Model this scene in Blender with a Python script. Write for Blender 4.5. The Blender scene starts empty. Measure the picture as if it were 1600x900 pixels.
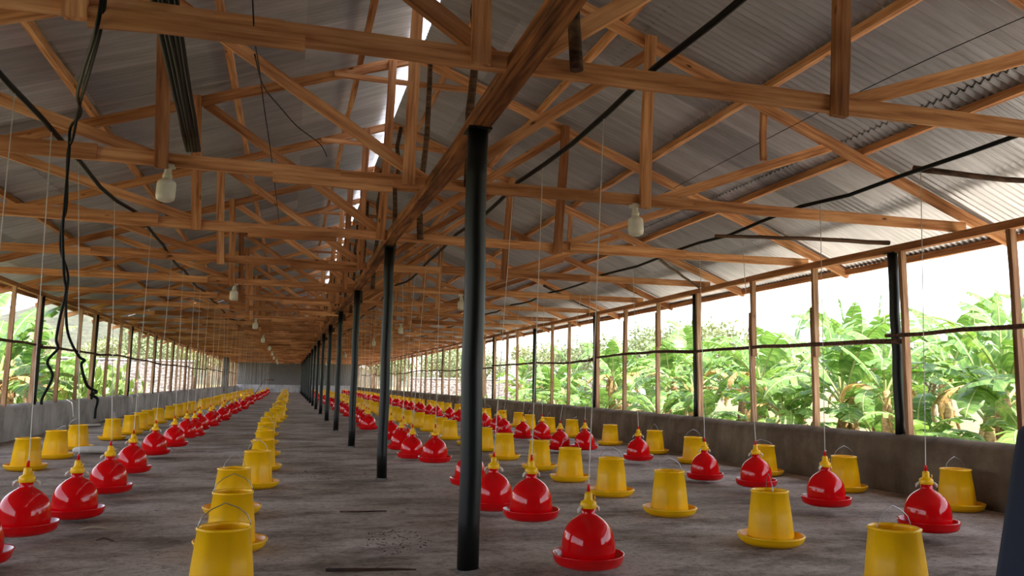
import bpy, math, random
from mathutils import Vector, Matrix, noise
random.seed(7)
PI = math.pi
sc = bpy.context.scene
COL = sc.collection

# ------------------------------------------------------------------ camera, sky, sun, exposure
CAM_RIGHT = Vector((0.961105723737394, -0.2757559487247732, 0.015311581960088458))
CAM_UP = Vector((-0.04870909874254313, -0.1146750122043429, 0.9922081763801501))
CAM_FWD = Vector((0.2718514511620445, 0.9543627708156025, 0.12364663433452809))
cd = bpy.data.cameras.new('camera')
cam = bpy.data.objects.new('camera', cd)
COL.objects.link(cam)
cd.sensor_width = 36.0
cd.lens = 36.0 * 1207.65 / 1600.0
cd.clip_end = 2000
mw = Matrix((CAM_RIGHT, CAM_UP, -CAM_FWD)).transposed().to_4x4()
mw.translation = (0, 0, 1.05)
cam.matrix_world = mw
sc.camera = cam

SUN_ELEV, SUN_AZ = math.radians(62), math.radians(168)      # azimuth clockwise from +Y
w = bpy.data.worlds.new('sky')
sc.world = w
w.use_nodes = True
wn = w.node_tree
sky = wn.nodes.new('ShaderNodeTexSky')
sky.sky_type = 'NISHITA'
sky.sun_disc = False
sky.sun_elevation = SUN_ELEV
sky.sun_rotation = SUN_AZ
sky.air_density = 1.0
sky.dust_density = 1.6
sky.ozone_density = 1.0
bg = wn.nodes['Background']
bg.inputs['Strength'].default_value = 0.34
hs = wn.nodes.new('ShaderNodeHueSaturation')
hs.inputs['Saturation'].default_value = 0.5
wn.links.new(sky.outputs[0], hs.inputs['Color'])
wn.links.new(hs.outputs[0], bg.inputs['Color'])
sl = bpy.data.lights.new('sun', 'SUN')
sl.energy = 6.2
sl.angle = math.radians(0.6)
sl.color = (1.0, 0.95, 0.86)
sun = bpy.data.objects.new('sun', sl)
COL.objects.link(sun)
sdir = Vector((math.sin(SUN_AZ) * math.cos(SUN_ELEV), math.cos(SUN_AZ) * math.cos(SUN_ELEV), math.sin(SUN_ELEV)))
sun.rotation_euler = sdir.to_track_quat('Z', 'Y').to_euler()
vs = sc.view_settings
vs.view_transform = 'Standard'
vs.look = 'None'
vs.gamma = 1.0
vs.use_curve_mapping = False
vs.exposure = 1.3
try:
    sc.cycles.max_bounces = 12
    sc.cycles.diffuse_bounces = 7
    sc.cycles.sample_clamp_indirect = 8.0
except Exception:
    pass

# ------------------------------------------------------------------ materials
def srgb(r, g, b):
    f = lambda c: ((c / 255 + 0.055) / 1.055) ** 2.4 if c > 10 else c / 255 / 12.92
    return (f(r), f(g), f(b), 1)

class NT:
    def __init__(s, name):
        s.m = bpy.data.materials.new(name)
        s.m.use_nodes = True
        s.t = s.m.node_tree
        s.b = s.t.nodes['Principled BSDF']
    def n(s, typ, **kw):
        nd = s.t.nodes.new(typ)
        for k, v in kw.items():
            if k in nd.inputs.keys():
                nd.inputs[k].default_value = v
            else:
                setattr(nd, k, v)
        return nd
    def l(s, a, b):
        s.t.links.new(a, b)
    def set(s, **kw):
        for k, v in kw.items():
            s.b.inputs[k.replace('_', ' ')].default_value = v
        return s
    def coord(s, scale=(1, 1, 1), out='Object'):
        tc = s.n('ShaderNodeTexCoord')
        mp = s.n('ShaderNodeMapping')
        mp.inputs['Scale'].default_value = scale
        s.l(tc.outputs[out], mp.inputs['Vector'])
        return mp.outputs['Vector']
    def noise(s, vec, scale, detail=4, rough=0.55):
        nz = s.n('ShaderNodeTexNoise')
        nz.inputs['Scale'].default_value = scale
        nz.inputs['Detail'].default_value = detail
        nz.inputs['Roughness'].default_value = rough
        if vec is not None:
            s.l(vec, nz.inputs['Vector'])
        return nz.outputs['Fac']
    def ramp(s, fac, stops):
        r = s.n('ShaderNodeValToRGB')
        e = r.color_ramp.elements
        while len(e) < len(stops):
            e.new(0.5)
        for k, (p, c) in enumerate(stops):
            e[k].position = p
            e[k].color = c if len(c) == 4 else (*c, 1)
        s.l(fac, r.inputs['Fac'])
        return r.outputs['Color']
    def mix(s, fac, a, b, mode='MIX'):
        mx = s.n('ShaderNodeMix', data_type='RGBA', blend_type=mode)
        for src, i in ((fac, 0), (a, 6), (b, 7)):
            if hasattr(src, 'links'):
                s.l(src, mx.inputs[i])
            else:
                mx.inputs[i].default_value = src
        return mx.outputs[2]
    def bump(s, h, strength=0.3, dist=0.01):
        b = s.n('ShaderNodeBump')
        b.inputs['Strength'].default_value = strength
        b.inputs['Distance'].default_value = dist
        s.l(h, b.inputs['Height'])
        s.l(b.outputs['Normal'], s.b.inputs['Normal'])
    def math(s, op, a, b=None):
        m = s.n('ShaderNodeMath', operation=op)
        for i, v in enumerate((a, b)):
            if v is None:
                continue
            if hasattr(v, 'links'):
                s.l(v, m.inputs[i])
            else:
                m.inputs[i].default_value = v
        return m.outputs[0]

def mat_plain(name, col, rough=0.5, metal=0.0, spec=0.5):
    t = NT(name).set(Roughness=rough, Metallic=metal)
    t.b.inputs['Specular IOR Level'].default_value = spec
    # faint grime so that no surface is perfectly uniform
    f = t.noise(t.coord(), 9.0, 3)
    c2 = tuple(c * 0.82 for c in col[:3]) + (1,)
    t.l(t.ramp(f, [(0.35, c2), (0.65, col)]), t.b.inputs['Base Color'])
    return t.m

def mat_wood(name, light, mid, dark, shift=0.0):
    t = NT(name).set(Roughness=0.7)
    t.b.inputs['Specular IOR Level'].default_value = 0.25
    oi = t.n('ShaderNodeObjectInfo')
    tc = t.n('ShaderNodeTexCoord')
    add = t.n('ShaderNodeVectorMath', operation='ADD')
    t.l(tc.outputs['Object'], add.inputs[0])
    sh = t.n('ShaderNodeVectorMath', operation='SCALE')
    sh.inputs[0].default_value = (37, 11, 5)
    t.l(oi.outputs['Random'], sh.inputs['Scale'])
    t.l(sh.outputs[0], add.inputs[1])
    mp = t.n('ShaderNodeMapping')
    mp.inputs['Scale'].default_value = (1.6, 26, 26)
    t.l(add.outputs[0], mp.inputs['Vector'])
    g = t.noise(mp.outputs[0], 1.0, 6, 0.6)
    col = t.ramp(g, [(0.30, dark), (0.46, mid), (0.64, light)])
    mp2 = t.n('ShaderNodeMapping')
    mp2.inputs['Scale'].default_value = (2.6, 7, 7)
    t.l(add.outputs[0], mp2.inputs['Vector'])
    vo = t.n('ShaderNodeTexVoronoi')
    vo.inputs['Scale'].default_value = 1.0
    t.l(mp2.outputs[0], vo.inputs['Vector'])
    knot = t.ramp(vo.outputs['Distance'], [(0.03, (1, 1, 1, 1)), (0.11, (0, 0, 0, 1))])
    col = t.mix(knot, col, tuple(c * 0.35 for c in dark[:3]) + (1,))
    big = t.noise(add.outputs[0], 0.7, 3)
    tone = t.ramp(big, [(0.34, (0.58, 0.50, 0.45, 1)), (0.5, (0.95, 0.92, 0.9, 1)), (0.66, (1.12, 1.1, 1.06, 1))])
    col = t.mix(1.0, col, tone, 'MULTIPLY')
    rnd = t.ramp(oi.outputs['Random'], [(0.0, (0.72, 0.64, 0.6, 1)), (0.5, (0.98, 0.95, 0.9, 1)), (1.0, (1.12, 1.15, 1.2, 1))])
    col = t.mix(1.0, col, rnd, 'MULTIPLY')
    t.l(col, t.b.inputs['Base Color'])
    t.bump(g, 0.35, 0.004)
    return t.m

WOOD = mat_wood('sawn_timber', srgb(230, 176, 130), srgb(202, 142, 98), srgb(146, 94, 64))
STUDW = mat_wood('weathered_timber', srgb(190, 158, 128), srgb(158, 122, 92), srgb(110, 80, 58))
BARK = mat_wood('bark_pole', srgb(120, 92, 74), srgb(82, 60, 48), srgb(48, 35, 29))
BEAMW = mat_wood('rough_hewn_timber', srgb(196, 134, 84), srgb(140, 88, 54), srgb(62, 40, 28))
BLACK = mat_plain('black_paint', srgb(15, 17, 17), 0.42, 0.0, 0.35)
PIPE = mat_plain('black_polythene', srgb(14, 14, 15), 0.45, 0.0, 0.2)
RUBBER = mat_plain('black_cable_skin', srgb(12, 12, 13), 0.5, 0.0, 0.2)
WIRE = mat_plain('galvanised_wire', srgb(170, 170, 172), 0.35, 0.9)
CORD = mat_plain('white_cord', srgb(228, 222, 212), 0.8)
WHITEP = mat_plain('white_plastic', srgb(226, 220, 208), 0.35)
BULB = mat_plain('milky_bulb', srgb(236, 230, 218), 0.28)

def mat_plastic(name, col, rough, trans=0.0):
    t = NT(name).set(Roughness=rough)
    f = t.noise(t.coord(), 5.0, 4)
    c2 = tuple(c * 0.86 for c in col[:3]) + (1,)
    t.l(t.ramp(f, [(0.3, c2), (0.6, col)]), t.b.inputs['Base Color'])
    t.b.inputs['Specular IOR Level'].default_value = 0.35
    if trans:
        t.b.inputs['Subsurface Weight'].default_value = trans
        t.b.inputs['Subsurface Radius'].default_value = (0.02, 0.012, 0.002)
        t.b.inputs['Subsurface Scale'].default_value = 0.3
    return t.m

YELLOW = mat_plastic('yellow_plastic', srgb(252, 190, 0), 0.38)
RED = mat_plastic('red_plastic', srgb(218, 8, 16), 0.07)

def mat_floor():
    t = NT('dusty_concrete').set(Roughness=0.85)
    t.b.inputs['Specular IOR Level'].default_value = 0.25
    v = t.coord((1, 1, 1))
    big = t.noise(v, 0.55, 7, 0.62)
    base = t.ramp(big, [(0.3, srgb(146, 128, 114)), (0.5, srgb(180, 164, 152)), (0.7, srgb(204, 191, 184))])
    st = t.noise(t.coord((0.8, 1.5, 1)), 1.1, 10, 0.72)
    stain = t.ramp(st, [(0.46, (0, 0, 0, 1)), (0.62, (1, 1, 1, 1))])
    col = t.mix(t.math('MULTIPLY', stain, 0.82), base, srgb(96, 78, 66))
    md = t.noise(t.coord((2.2, 3.4, 2)), 1.6, 9, 0.75)
    blot = t.ramp(md, [(0.57, (0, 0, 0, 1)), (0.66, (1, 1, 1, 1))])
    col = t.mix(t.math('MULTIPLY', blot, 0.8), col, srgb(74, 58, 49))
    fine = t.noise(t.coord((17, 22, 9)), 1.0, 8, 0.78)
    col = t.mix(1.0, col, t.ramp(fine, [(0.32, (0.42, 0.40, 0.38, 1)), (0.5, (0.94, 0.93, 0.92, 1)), (0.68, (1.15, 1.14, 1.14, 1))]), 'MULTIPLY')
    sp = t.noise(v, 42, 2, 0.5)
    spk = t.ramp(sp, [(0.66, (0, 0, 0, 1)), (0.71, (1, 1, 1, 1))])
    col = t.mix(spk, col, srgb(56, 46, 40))
    t.l(col, t.b.inputs['Base Color'])
    t.bump(t.math('ADD', fine, t.math('MULTIPLY', md, 1.5)), 0.7, 0.010)
    return t.m

def mat_plaster(name, a, b, c):
    t = NT(name).set(Roughness=0.9)
    t.b.inputs['Specular IOR Level'].default_value = 0.2
    v = t.coord()
    big = t.noise(v, 1.3, 6, 0.65)
    col = t.ramp(big, [(0.32, c), (0.5, b), (0.7, a)])
    stk = t.noise(t.coord((3, 3, 0.6)), 1.5, 5)
    col = t.mix(1.0, col, t.ramp(stk, [(0.35, (0.75, 0.72, 0.7, 1)), (0.6, (1, 1, 1, 1))]), 'MULTIPLY')
    t.l(col, t.b.inputs['Base Color'])
    t.bump(t.noise(v, 14, 6, 0.7), 0.5, 0.015)
    return t.m

FLOOR = mat_floor()
PLASTER_L = mat_plaster('grey_plaster', srgb(204, 202, 202), srgb(184, 180, 180), srgb(146, 142, 141))
PLASTER_R = mat_plaster('brown_grey_plaster', srgb(140, 124, 106), srgb(116, 100, 84), srgb(88, 74, 62))
CONC = mat_plaster('pillar_concrete', srgb(132, 126, 120), srgb(108, 102, 96), srgb(80, 75, 70))

def mat_sheet(name, rough):
    t = NT(name).set(Metallic=0.5, Roughness=rough)
    tc = t.n('ShaderNodeTexCoord')
    sx = t.n('ShaderNodeSeparateXYZ')
    t.l(tc.outputs['Object'], sx.inputs[0])
    a = t.math('FLOOR', t.math('DIVIDE', sx.outputs['Y'], 0.76))
    b = t.math('FLOOR', t.math('DIVIDE', sx.outputs['X'], 2.0))
    wn_ = t.n('ShaderNodeTexWhiteNoise', noise_dimensions='2D')
    cb = t.n('ShaderNodeCombineXYZ')
    t.l(a, cb.inputs[0]); t.l(b, cb.inputs[1]); t.l(cb.outputs[0], wn_.inputs['Vector'])
    base = t.ramp(wn_.outputs['Value'], [(0, srgb(174, 174, 178)), (1, srgb(212, 212, 216))])
    g = t.noise(t.coord((1.2, 9, 1.2)), 1.0, 6, 0.6)
    col = t.mix(1.0, base, t.ramp(g, [(0.3, (0.74, 0.73, 0.72, 1)), (0.65, (1.04, 1.04, 1.04, 1))]), 'MULTIPLY')
    fr = t.math('FRACT', t.math('DIVIDE', sx.outputs['Y'], 0.76))
    seam = t.ramp(fr, [(0.0, (0.45, 0.42, 0.4, 1)), (0.016, (1, 1, 1, 1))])
    col = t.mix(1.0, col, seam, 'MULTIPLY')
    t.l(col, t.b.inputs['Base Color'])
    return t.m
SHEET = mat_sheet('corrugated_iron', 0.28)

def mat_ground(name, sa, sb, ga, gb):
    t = NT(name).set(Roughness=0.95)
    v = t.coord()
    n1 = t.noise(v, 0.55, 6, 0.6)
    soil = t.ramp(t.noise(v, 3.0, 5), [(0.3, sa), (0.7, sb)])
    grass = t.ramp(t.noise(v, 6.0, 5), [(0.3, ga), (0.7, gb)])
    k = t.ramp(n1, [(0.40, (0, 0, 0, 1)), (0.52, (1, 1, 1, 1))])
    t.l(t.mix(k, soil, grass), t.b.inputs['Base Color'])
    return t.m
GROUND = mat_ground('red_soil_and_weeds', srgb(124, 88, 66), srgb(164, 124, 98), srgb(76, 90, 48), srgb(112, 122, 76))
GROUND_R = mat_ground('pale_bounce_litter', srgb(184, 174, 158), srgb(224, 216, 204), srgb(196, 184, 166), srgb(222, 212, 198))  # dry litter, made extra pale to bounce sunlight onto the right roof slope

def mat_leaf(name, a, b, c, tr=0.45):
    t = NT(name).set(Roughness=0.42)
    oi = t.n('ShaderNodeObjectInfo')
    f = t.noise(t.coord((15, 1.2, 4)), 1.6, 5, 0.6)
    col = t.ramp(f, [(0.33, a), (0.5, b), (0.68, c)])
    rnd = t.ramp(oi.outputs['Random'], [(0, (0.72, 0.78, 0.6, 1)), (0.6, (1, 1, 1, 1)), (1, (1.22, 1.1, 0.9, 1))])
    col = t.mix(1.0, col, rnd, 'MULTIPLY')
    t.l(col, t.b.inputs['Base Color'])
    tl = t.n('ShaderNodeBsdfTranslucent')
    t.l(t.mix(1.0, col, (1.1, 1.2, 0.7, 1), 'MULTIPLY'), tl.inputs['Color'])
    mx = t.n('ShaderNodeMixShader')
    mx.inputs[0].default_value = tr
    t.l(t.b.outputs[0], mx.inputs[1]); t.l(tl.outputs[0], mx.inputs[2])
    t.l(mx.outputs[0], t.t.nodes['Material Output'].inputs['Surface'])
    return t.m
LEAF = mat_leaf('banana_leaf', srgb(72, 104, 52), srgb(104, 138, 72), srgb(150, 174, 106), 0.35)
LEAFD = mat_leaf('dry_banana_leaf', srgb(150, 116, 70), srgb(178, 146, 96), srgb(200, 172, 122), 0.25)
CROWN = mat_leaf('tree_foliage', srgb(96, 106, 78), srgb(128, 136, 102), srgb(164, 168, 132), 0.3)
WEED = mat_leaf('weed_foliage', srgb(74, 98, 44), srgb(108, 130, 62), srgb(144, 158, 88), 0.4)
MIDRIB = mat_plain('leaf_midrib', srgb(160, 172, 108), 0.5)
STEM = mat_wood('banana_stem', srgb(186, 164, 120), srgb(150, 124, 86), srgb(96, 72, 48))
TRUNK = mat_wood('tree_trunk', srgb(150, 130, 108), srgb(112, 94, 76), srgb(70, 56, 44))

def mat_masonry():
    t = NT('rubble_masonry').set(Roughness=0.9)
    tc = t.coord((1, 1, 1))
    br = t.n('ShaderNodeTexBrick')
    br.offset = 0.5
    br.inputs['Scale'].default_value = 1.0
    br.inputs['Brick Width'].default_value = 0.40
    br.inputs['Row Height'].default_value = 0.20
    br.inputs['Mortar Size'].default_value = 0.03
    br.inputs['Color1'].default_value = srgb(92, 84, 82)
    br.inputs['Color2'].default_value = srgb(124, 114, 110)
    br.inputs['Mortar'].default_value = srgb(150, 142, 138)
    dist = t.n('ShaderNodeTexNoise')
    dist.inputs['Scale'].default_value = 2.6
    t.l(tc, dist.inputs['Vector'])
    vm = t.n('ShaderNodeVectorMath', operation='MULTIPLY_ADD')
    t.l(dist.outputs['Color'], vm.inputs[0])
    vm.inputs[1].default_value = (0.55, 0.55, 0.55)
    t.l(tc, vm.inputs[2])
    sw = t.n('ShaderNodeSeparateXYZ')
    t.l(vm.outputs[0], sw.inputs[0])
    cb = t.n('ShaderNodeCombineXYZ')
    t.l(sw.outputs['X'], cb.inputs[0]); t.l(sw.outputs['Z'], cb.inputs[1])
    t.l(cb.outputs[0], br.inputs['Vector'])
    t.l(br.outputs['Color'], t.b.inputs['Base Color'])
    return t.m
MASON = mat_masonry()

def mat_hill():
    t = NT('scrub_hillside').set(Roughness=1.0)
    v = t.coord()
    n = t.noise(v, 0.35, 8, 0.75)
    col = t.ramp(n, [(0.3, srgb(66, 72, 56)), (0.5, srgb(96, 98, 80)), (0.7, srgb(122, 118, 102))])
    t.l(col, t.b.inputs['Base Color'])
    t.bump(n, 1.0, 2.0)
    return t.m
HILL = mat_hill()

# ------------------------------------------------------------------ mesh helpers
class MB:
    def __init__(s):
        s.v, s.f, s.sm, s.mi = [], [], [], []
    def add(s, vs_, fs, smooth=False, mi=0):
        o = len(s.v)
        s.v += [tuple(p) for p in vs_]
        s.f += [tuple(i + o for i in f) for f in fs]
        s.sm += [smooth] * len(fs)
        s.mi += [mi] * len(fs)
    def box(s, a, b, mi=0):
        (x0, y0, z0), (x1, y1, z1) = a, b
        s.add([(x0, y0, z0), (x1, y0, z0), (x1, y1, z0), (x0, y1, z0), (x0, y0, z1), (x1, y0, z1), (x1, y1, z1), (x0, y1, z1)],
              [(3, 2, 1, 0), (4, 5, 6, 7), (0, 1, 5, 4), (1, 2, 6, 5), (2, 3, 7, 6), (3, 0, 4, 7)], False, mi)
    def tube(s, pts, r, n=8, caps=True, mi=0, smooth=True):
        pts = [Vector(p) for p in pts]
        rs = r if isinstance(r, (list, tuple)) else [r] * len(pts)
        vs_, fs = [], []
        u = None
        for i, p in enumerate(pts):
            d = (pts[min(i + 1, len(pts) - 1)] - pts[max(i - 1, 0)])
            if d.length < 1e-9:
                d = Vector((0, 0, 1))
            d.normalize()
            if u is None:
                u = d.orthogonal().normalized()
            else:
                u = (u - d * u.dot(d))
                u = u.normalized() if u.length > 1e-6 else d.orthogonal().normalized()
            v = d.cross(u)
            for k in range(n):
                a = 2 * PI * k / n
                vs_.append(p + (u * math.cos(a) + v * math.sin(a)) * rs[i])
        for i in range(len(pts) - 1):
            for k in range(n):
                k2 = (k + 1) % n
                fs.append((i * n + k, i * n + k2, (i + 1) * n + k2, (i + 1) * n + k))
        s.add(vs_, fs, smooth, mi)
        if caps:
            o = len(s.v) - len(vs_)
            s.f.append(tuple(o + k for k in reversed(range(n)))); s.sm.append(False); s.mi.append(mi)
            e = o + (len(pts) - 1) * n
            s.f.append(tuple(e + k for k in range(n))); s.sm.append(False); s.mi.append(mi)
    def lathe(s, prof, n=32, mi=0, smooth=True, c=(0, 0, 0)):
        vs_, fs = [], []
        for r, z in prof:
            for k in range(n):
                a = 2 * PI * k / n
                vs_.append((c[0] + r * math.cos(a), c[1] + r * math.sin(a), c[2] + z))
        for i in range(len(prof) - 1):
            for k in range(n):
                k2 = (k + 1) % n
                fs.append((i * n + k, i * n + k2, (i + 1) * n + k2, (i + 1) * n + k))
        s.add(vs_, fs, smooth, mi)
    def mesh(s, name, mats):
        me = bpy.data.meshes.new(name)
        me.from_pydata(s.v, [], s.f)
        me.polygons.foreach_set('use_smooth', s.sm)
        me.polygons.foreach_set('material_index', s.mi)
        for m in (mats if isinstance(mats, (list, tuple)) else [mats]):
            me.materials.append(m)
        me.update()
        return me
    def build(s, name, mats, parent=None, loc=(0, 0, 0), rot=(0, 0, 0)):
        return link(s.mesh(name, mats), name, parent, loc, rot)

def link(me, name, parent=None, loc=(0, 0, 0), rot=(0, 0, 0)):
    o = bpy.data.objects.new(name, me)
    COL.objects.link(o)
    o.location = loc
    o.rotation_euler = rot
    if parent is not None:
        o.parent = parent
    return o

def empty(name, loc=(0, 0, 0), rot=(0, 0, 0)):
    o = bpy.data.objects.new(name, None)
    o.empty_display_size = 0.1
    COL.objects.link(o)
    o.location = loc
    o.rotation_euler = rot
    return o

def tag(o, label=None, cat=None, group=None, kind=None):
    if label: o['label'] = label
    if cat: o['category'] = cat
    if group: o['group'] = group
    if kind: o['kind'] = kind
    return o

def copy_tree(o):
    c = o.copy()
    COL.objects.link(c)
    for ch in o.children:
        if ch.name.startswith('cord'):
            continue
        d = ch.copy()
        COL.objects.link(d)
        d.parent = c
        for g in ch.children:
            e = g.copy()
            COL.objects.link(e)
            e.parent = d
    return c

def beam_mesh(L, hw, hh, seed=0, wane=0.0, name='beam', mat=None):
    """sawn member lying along local +X from 0 to L, slightly uneven"""
    rnd = random.Random(seed)
    n = max(2, int(L / 0.45) + 1)
    vs_, fs = [], []
    for i in range(n + 1):
        x = L * i / n
        j = lambda k=0.004: rnd.uniform(-k, k)
        bow = 0.006 * math.sin(PI * i / n * 1.3 + seed)
        wn_ = wane * rnd.random()
        vs_ += [(x, -hw + j() + wn_, -hh + j() + bow), (x, hw + j(), -hh + j() + bow),
                (x, hw + j(), hh + j() + bow), (x, -hw + j(), hh + j() + bow)]
    for i in range(n):
        a, b = i * 4, i * 4 + 4
        for k in range(4):
            k2 = (k + 1) % 4
            fs.append((a + k, b + k, b + k2, a + k2))
    fs += [(0, 1, 2, 3), (n * 4 + 3, n * 4 + 2, n * 4 + 1, n * 4)]
    me = bpy.data.meshes.new(name)
    me.from_pydata(vs_, [], fs)
    me.materials.append(mat or WOOD)
    me.update()
    return me

def frame(p0, p1, up=Vector((0, 0, 1))):
    p0, p1 = Vector(p0), Vector(p1)
    x = (p1 - p0).normalized()
    y = up.cross(x)
    if y.length < 1e-4:
        y = Vector((0, 1, 0)).cross(x)
        if y.length < 1e-4:
            y = Vector((0, 1, 0))
    y.normalize()
    z = x.cross(y)
    m = Matrix((x, y, z)).transposed().to_4x4()
    m.translation = p0
    return m

def beam(name, p0, p1, w_, h_, parent=None, origin=(0, 0, 0), mat=None, seed=None, wane=0.0):
    p0, p1, og = Vector(p0), Vector(p1), Vector(origin)
    L = (p1 - p0).length
    me = beam_mesh(L, w_ / 2, h_ / 2, random.randint(0, 9999) if seed is None else seed, wane, name, mat)
    o = bpy.data.objects.new(name, me)
    COL.objects.link(o)
    o.matrix_local = frame(p0 - og, p1 - og) if parent is None or True else None
    if parent is not None:
        o.parent = parent
        o.matrix_parent_inverse = Matrix()
        o.matrix_local = frame(p0 - og, p1 - og)
    return o

def stick(name, pts, r, mat, parent=None, loc=(0, 0, 0), n=8):
    m = MB()
    m.tube(pts, r, n)
    return m.build(name, mat, parent, loc)

ORD = ['nearest', 'second', 'third', 'fourth', 'fifth', 'sixth', 'seventh', 'eighth', 'ninth', 'tenth', 'eleventh', 'twelfth',
       'thirteenth', 'fourteenth', 'fifteenth', 'sixteenth', 'seventeenth', 'eighteenth', 'nineteenth', 'twentieth']

# ------------------------------------------------------------------ dimensions of the hall (metres)
XL, XR, XC = -4.37, 6.164, 1.02
Y0, Y1 = -2.0, 74.3
SILL = 0.58
XRIDGE, ZR = 1.28, 4.75
SLR, SLL = 0.385, 0.345
S_POST = 4.256
def zraf(x):                       # centre line of the rafters
    return ZR - (SLR * (x - XRIDGE) if x > XRIDGE else SLL * (XRIDGE - x))
TIE = 2.66
TRUSS_Y = [3.58 + 2.43 * k for k in range(29)]

# ------------------------------------------------------------------ setting
m = MB()
m.box((XL - 0.3, Y0 - 0.3, -0.3), (XR + 0.3, Y1 + 0.3, 0.0))
tag(m.build('floor', FLOOR), kind='structure')

def low_wall(name, x0, x1, mat, sign):
    """plastered dwarf wall with a wavy, hand-trowelled top and face"""
    m = MB()
    ny = 260
    prof_n = 9
    vs_, fs = [], []
    for i in range(ny + 1):
        y = Y0 + (Y1 - Y0) * i / ny
        ww = noise.noise(Vector((y * 0.55, sign * 3, 0))) * 0.022
        ww2 = noise.noise(Vector((y * 2.3, sign * 7, 4))) * 0.010
        face = (x1 if sign < 0 else x0)
        back = (x0 if sign < 0 else x1)
        top = SILL + ww + ww2
        f = face + sign * (0.02 * noise.noise(Vector((y * 0.8, 9, sign))))
        ring = [(f - sign * 0.015, 0.0), (f - sign * 0.004, 0.22), (f, 0.45), (f + sign * 0.012, top - 0.05), (f + sign * 0.085, top),
                ((f + back) / 2, top + 0.012 + ww2), (back - sign * 0.03, top), (back, top - 0.04), (back, -0.3)]
        vs_ += [(a, y, z) for a, z in ring]
    for i in range(ny):
        for k in range(prof_n - 1):
            a, b = i * prof_n + k, (i + 1) * prof_n + k
            fs.append((a, a + 1, b + 1, b) if sign < 0 else (b, b + 1, a + 1, a))
    fs.append(tuple(range(prof_n)))
    fs.append(tuple(reversed(range(ny * prof_n, ny * prof_n + prof_n))))
    m.add(vs_, fs, True)
    return tag(m.build(name, mat), kind='structure')
low_wall('wall_left', XL - 0.2, XL, PLASTER_L, -1)
low_wall('wall_right', XR - 0.09, XR + 0.2, PLASTER_R, 1)

# far gable: plastered foot, dark iron sheet above
m = MB()
def gable(m, y, zb, xa=XL - 0.2, xb=XR + 0.2, mi=0, corr=True):
    n = int((xb - xa) / 0.0127)
    vs_, fs = [], []
    for i in range(n + 1):
        x = xa + (xb - xa) * i / n
        d = 0.009 * math.sin(2 * PI * x / 0.076) if corr else 0
        vs_ += [(x, y + d, zb), (x, y + d, zraf(x) + 0.1)]
    for i in range(n):
        fs.append((2 * i, 2 * i + 2, 2 * i + 3, 2 * i + 1))
    m.add(vs_, fs, True, mi)
gable(m, Y1, 0.62, mi=1)
m.box((XL - 0.2, Y1 - 0.06, 0), (XR + 0.2, Y1 + 0.14, 0.68), 0)
tag(m.build('wall_far', [PLASTER_L, mat_plain('weathered_iron_sheet', srgb(112, 108, 106), 0.55, 0.3)]), kind='structure')
m = MB()
gable(m, Y0, 0.62, mi=1)
m.box((XL - 0.2, Y0 - 0.14, 0), (XR + 0.2, Y0 + 0.06, 0.68), 0)
tag(m.build('wall_back', [PLASTER_R, mat_plain('dull_iron_sheet', srgb(92, 86, 82), 0.6, 0.3)]), kind='structure')

# corrugated roof, three overlapping rows of sheets on each slope, open slot under the ridge overlap
m = MB()
def roof_rows(rows, zfun, holes):
    dy = 0.076 / 6
    n = int((Y1 + 0.4 - (Y0 - 0.4)) / dy)
    for ri, (xa, xb, dz) in enumerate(rows):
        vs_, fs = [], []
        K = 4
        for i in range(n + 1):
            y = Y0 - 0.4 + i * dy
            d = 0.016 * math.sin(2 * PI * y / 0.076) + 0.006 * noise.noise(Vector((y * 0.5, ri * 5.0 + xa, 0)))
            for k in range(K + 1):
                x = xa + (xb - xa) * k / K
                vs_.append((x, y, zfun(x) + (dz if isinstance(dz, float) else dz[0] + (dz[1] - dz[0]) * k / K) + d))
        for i in range(n):
            for k in range(K):
                if (ri, i // 3, k) in holes:
                    continue
                a, b = i * (K + 1) + k, (i + 1) * (K + 1) + k
                fs.append((a, b, b + 1, a + 1) if xb > xa else (a, a + 1, b + 1, b))
        m.add(vs_, fs, True)
rh = random.Random(5)
holes = set()
for _ in range(22):
    holes.add((rh.choice([0, 1]), rh.randint(500, 1500), rh.randint(0, 3)))
zl = lambda x: ZR - SLL * (XRIDGE - x)
zr_ = lambda x: ZR - SLR * (x - XRIDGE)
roof_rows([(-5.15, -2.95, 0.15), (-3.15, -0.75, 0.165), (-0.95, 1.28, (0.18, 0.29))], zl, holes)
roof_rows([(7.06, 5.05, (0.07, 0.13)), (5.25, 2.95, 0.145), (3.15, 1.262, (0.16, 0.05))], zr_, set())
roof = tag(m.build('ceiling', SHEET), 'corrugated iron roof in overlapping sheets with a slot of daylight along the ridge', 'roof', kind='structure')

# outside ground
m = MB()
m.box((-260, -120, -0.6), (XL - 0.21, 330, -0.1))
m.box((XR + 0.21, -120, -0.6), (260, 330, -0.1))
m.box((XL - 0.21, Y1 + 0.31, -0.6), (XR + 0.21, 330, -0.1))
m.box((XL - 0.21, -120, -0.6), (XR + 0.21, Y0 - 0.31, -0.1))
tag(m.build('ground', GROUND), kind='structure')
m = MB()
m.box((XR + 0.21, -40, -0.6), (8.9, 90, -0.08))
tag(m.build('ground', GROUND_R), kind='structure')

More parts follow.
